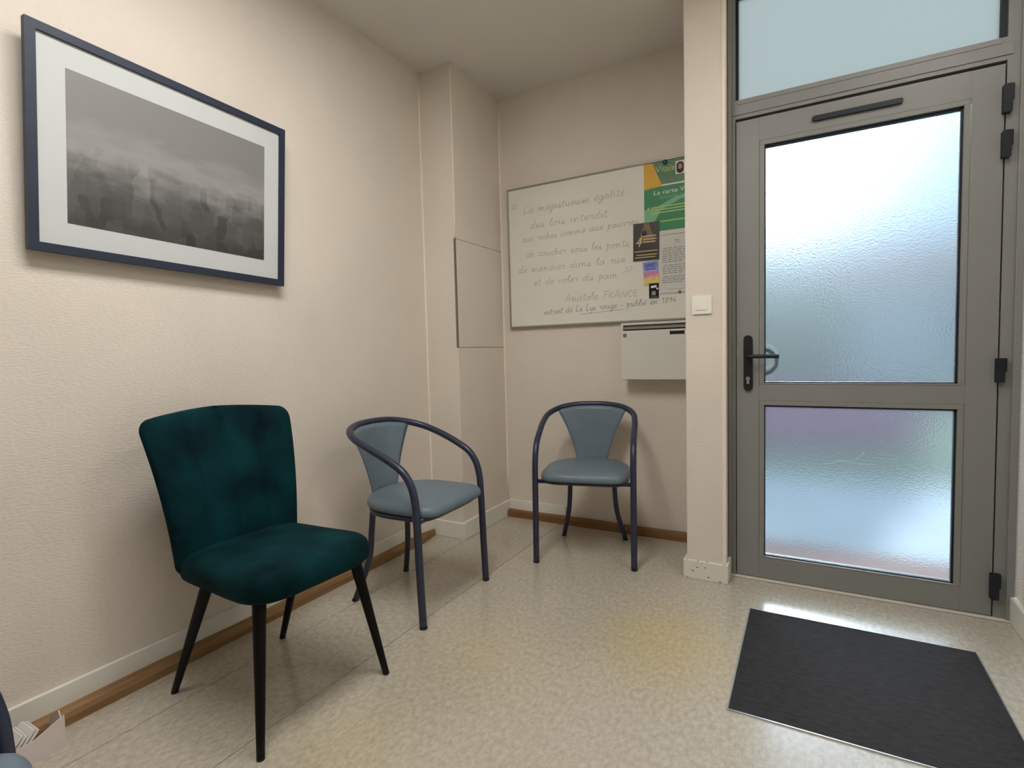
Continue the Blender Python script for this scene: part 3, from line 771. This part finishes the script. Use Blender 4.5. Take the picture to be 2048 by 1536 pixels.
magnet(-.722, 1.382, .006, yk-.001, 'magnet_white', 'tiny white magnet on the small black card')
magnet(-.605, 1.357, .0075, yy-.0004, 'slot_flap', 'grey magnet at the foot of the white printed letter')

# ------------------------------------------------------------------ letter box under the whiteboard
lb = thing('letter_box', (-.72, YB, .89)); tag(lb, 'white metal letter box with top slot mounted under the whiteboard', 'letter box')
LX, RX, F = -.902, -.535, 2.835
box('body', LX, RX, F+.006, YB, .89, 1.158, 'box_white', lb)
box('body_top', LX, RX, F, YB, 1.188, 1.2, 'box_white', lb)
box('body_side', LX, LX+.012, F, YB, 1.158, 1.188, 'box_white', lb)
box('body_side', RX-.012, RX, F, YB, 1.158, 1.188, 'box_white', lb)
box('slot_interior', LX+.012, RX-.012, F+.022, YB, 1.158, 1.188, 'slot_dark', lb)
prism('slot_flap', [(F+.008, 1.165), (F+.011, 1.164), (F+.020, 1.186), (F+.017, 1.187)], 'x', LX+.014, RX-.014, 'slot_flap', lb)
dr = box('front_door', LX, RX, F, F+.005, .892, 1.157, 'box_white', lb, bev=.0015)
lk = disc('lock', -.880, 1.133, .0105, F-.003, F, 'slot_flap', lb); lk.parent = dr
nm = prism('name_window', [(-.638, 1.127), (-.630, 1.130), (-.572, 1.130), (-.564, 1.127), (-.564, 1.150), (-.572, 1.147), (-.630, 1.147), (-.638, 1.150)], 'y', F-.0012, F, 'slot_dark', lb); nm.parent = dr

# ------------------------------------------------------------------ light switch
sw = thing('light_switch', (-.415, YC, 1.204)); tag(sw, 'square white light switch on the narrow wall beside the door', 'switch')
prism('plate', rrect(-.456, -.374, 1.203, 1.285, .006), 'y', YC-.008, YC, 'switch_white', sw)
prism('rocker', rrect(-.440, -.393, 1.221, 1.269, .002), 'y', YC-.0115, YC-.008, 'switch_white', sw)

# ------------------------------------------------------------------ leaflet box on the floor, lower left
hb = thing('leaflet_box', (-1.83, .45, 0)); tag(hb, 'low pale open leaflet box on the floor in the lower left corner', 'box')
HX0, HX1, HY0, HY1 = -1.872, -1.782, .33, .607
box('bottom', HX0, HX1, HY0, HY1, 0, .003, 'holder', hb)
prism('end_panel', [(HX0, .003), (HX1, .003), (HX1, .092), (-1.80, .074), (-1.812, .094), (HX0, .062)], 'y', HY1-.003, HY1, 'holder', hb)
box('end_panel', HX0, HX1, HY0, HY0+.003, .003, .08, 'holder', hb)
prism('front_panel', [(HY0+.003, .003), (HY1-.003, .003), (HY1-.003, .088), (.54, .060), (HY0+.003, .05)], 'x', HX1-.003, HX1, 'holder', hb)
BK = ['lowest leaning white', 'second leaning white', 'third leaning white', 'uppermost leaning white']
for k in range(4):
    mg = thing('booklet', (-1.822, .452+.0125*k, .006), (R(-38), 0, 0))
    tag(mg, BK[k]+' booklet in the leaflet box on the floor', 'booklet', 'booklets in the floor leaflet box')
    lbox('cover', -.04, .034, 0, .0008, 0, .104-.006*(k % 2), 'magnet_white', mg)
    lbox('pages', -.0395, .0335, .0008, .0052, .001, .103-.006*(k % 2), 'pages', mg)
    lbox('cover', -.04, .034, .0052, .006, 0, .104-.006*(k % 2), 'magnet_white', mg)

# ------------------------------------------------------------------ ceiling fill panels, added out of view to light the room
for (x, y, hw, hl, lab) in ((.5, 1.6, .12, .28, 'small added fill panel on the ceiling nearest the glass door'), (-.85, .72, .25, .60, 'wide added fill panel on the ceiling over the green chair side of the room')):
    cl = thing('added_fill_panel', (x, y, ZC)); tag(cl, lab, 'added fill light', 'added fill panels')
    lbox('housing', -hw-.02, hw+.02, -hl-.02, hl+.02, -.03, 0, 'fill_body', cl, bev=.004)
    lbox('diffuser', -hw, hw, -hl, hl, -.036, -.0302, 'fill_glow', cl)

# ------------------------------------------------------------------ outside, seen only through the frosted panes
struct(box('ground', -14, 14, 2.67, 5.0, -.25, -.05, 'pavement'))
struct(box('wall_step', -1.0, 1.4, 2.66, 3.16, -.06, -.005, 'doorstep'))
struct(box('lawn', -14, 14, 5.0, 40, -.25, -.05, 'lawn'))
def mound(name, x0, x1, y0, y1, h, m, label, cat, seed):
    t = bmesh.new(); bmesh.ops.create_icosphere(t, subdivisions=5, radius=1)
    for v in t.verts:
        n = v.co.normalized(); e = 4.0; f = (abs(n.x)**e+abs(n.y)**e+abs(n.z)**e)**(-1/e)
        d = 1+.10*noise.noise(n*6+Vector((seed, 0, 0)))+.06*noise.noise(n*17+Vector((0, seed, 0)))
        p = n*f*d
        v.co = Vector((p.x*(x1-x0)/2, p.y*(y1-y0)/2, max(-.02, p.z*h*.5+h*.5)))
    o = link(name, t, m, None, True); o.location = ((x0+x1)/2, (y0+y1)/2, -.05); tag(o, label, cat)
mound('flower_bush', -2.6, 1.0, 6.2, 7.2, .62, 'flower', 'low purple flowering bush behind the lower glass pane', 'bush', 3)
mound('hedge', -5.5, .35, 8.6, 10.4, 2.5, 'hedge_leaf', 'clipped green hedge outside behind the door glass', 'hedge', 11)
hs = thing('house', (4.5, 18, -.05)); tag(hs, 'pale grey house across the lawn behind the door glass', 'house')
lbox('wall', -6, 6, 0, 6, 0, 2.8, 'house_wall', hs)
prism('roof', [(18-.3, 2.75), (24.3, 2.75), (21, 4.4)], 'x', -1.8, 10.8, 'house_roof', hs)
for xx in (-4.6, -1.2, 2.4):
    wdw = lbox('window', xx, xx+1.2, -.03, 0, .9, 2.1, 'house_roof', hs); pn = lbox('pane', xx+.07, xx+1.13, -.05, -.031, .97, 2.03, 'house_glass', wdw)
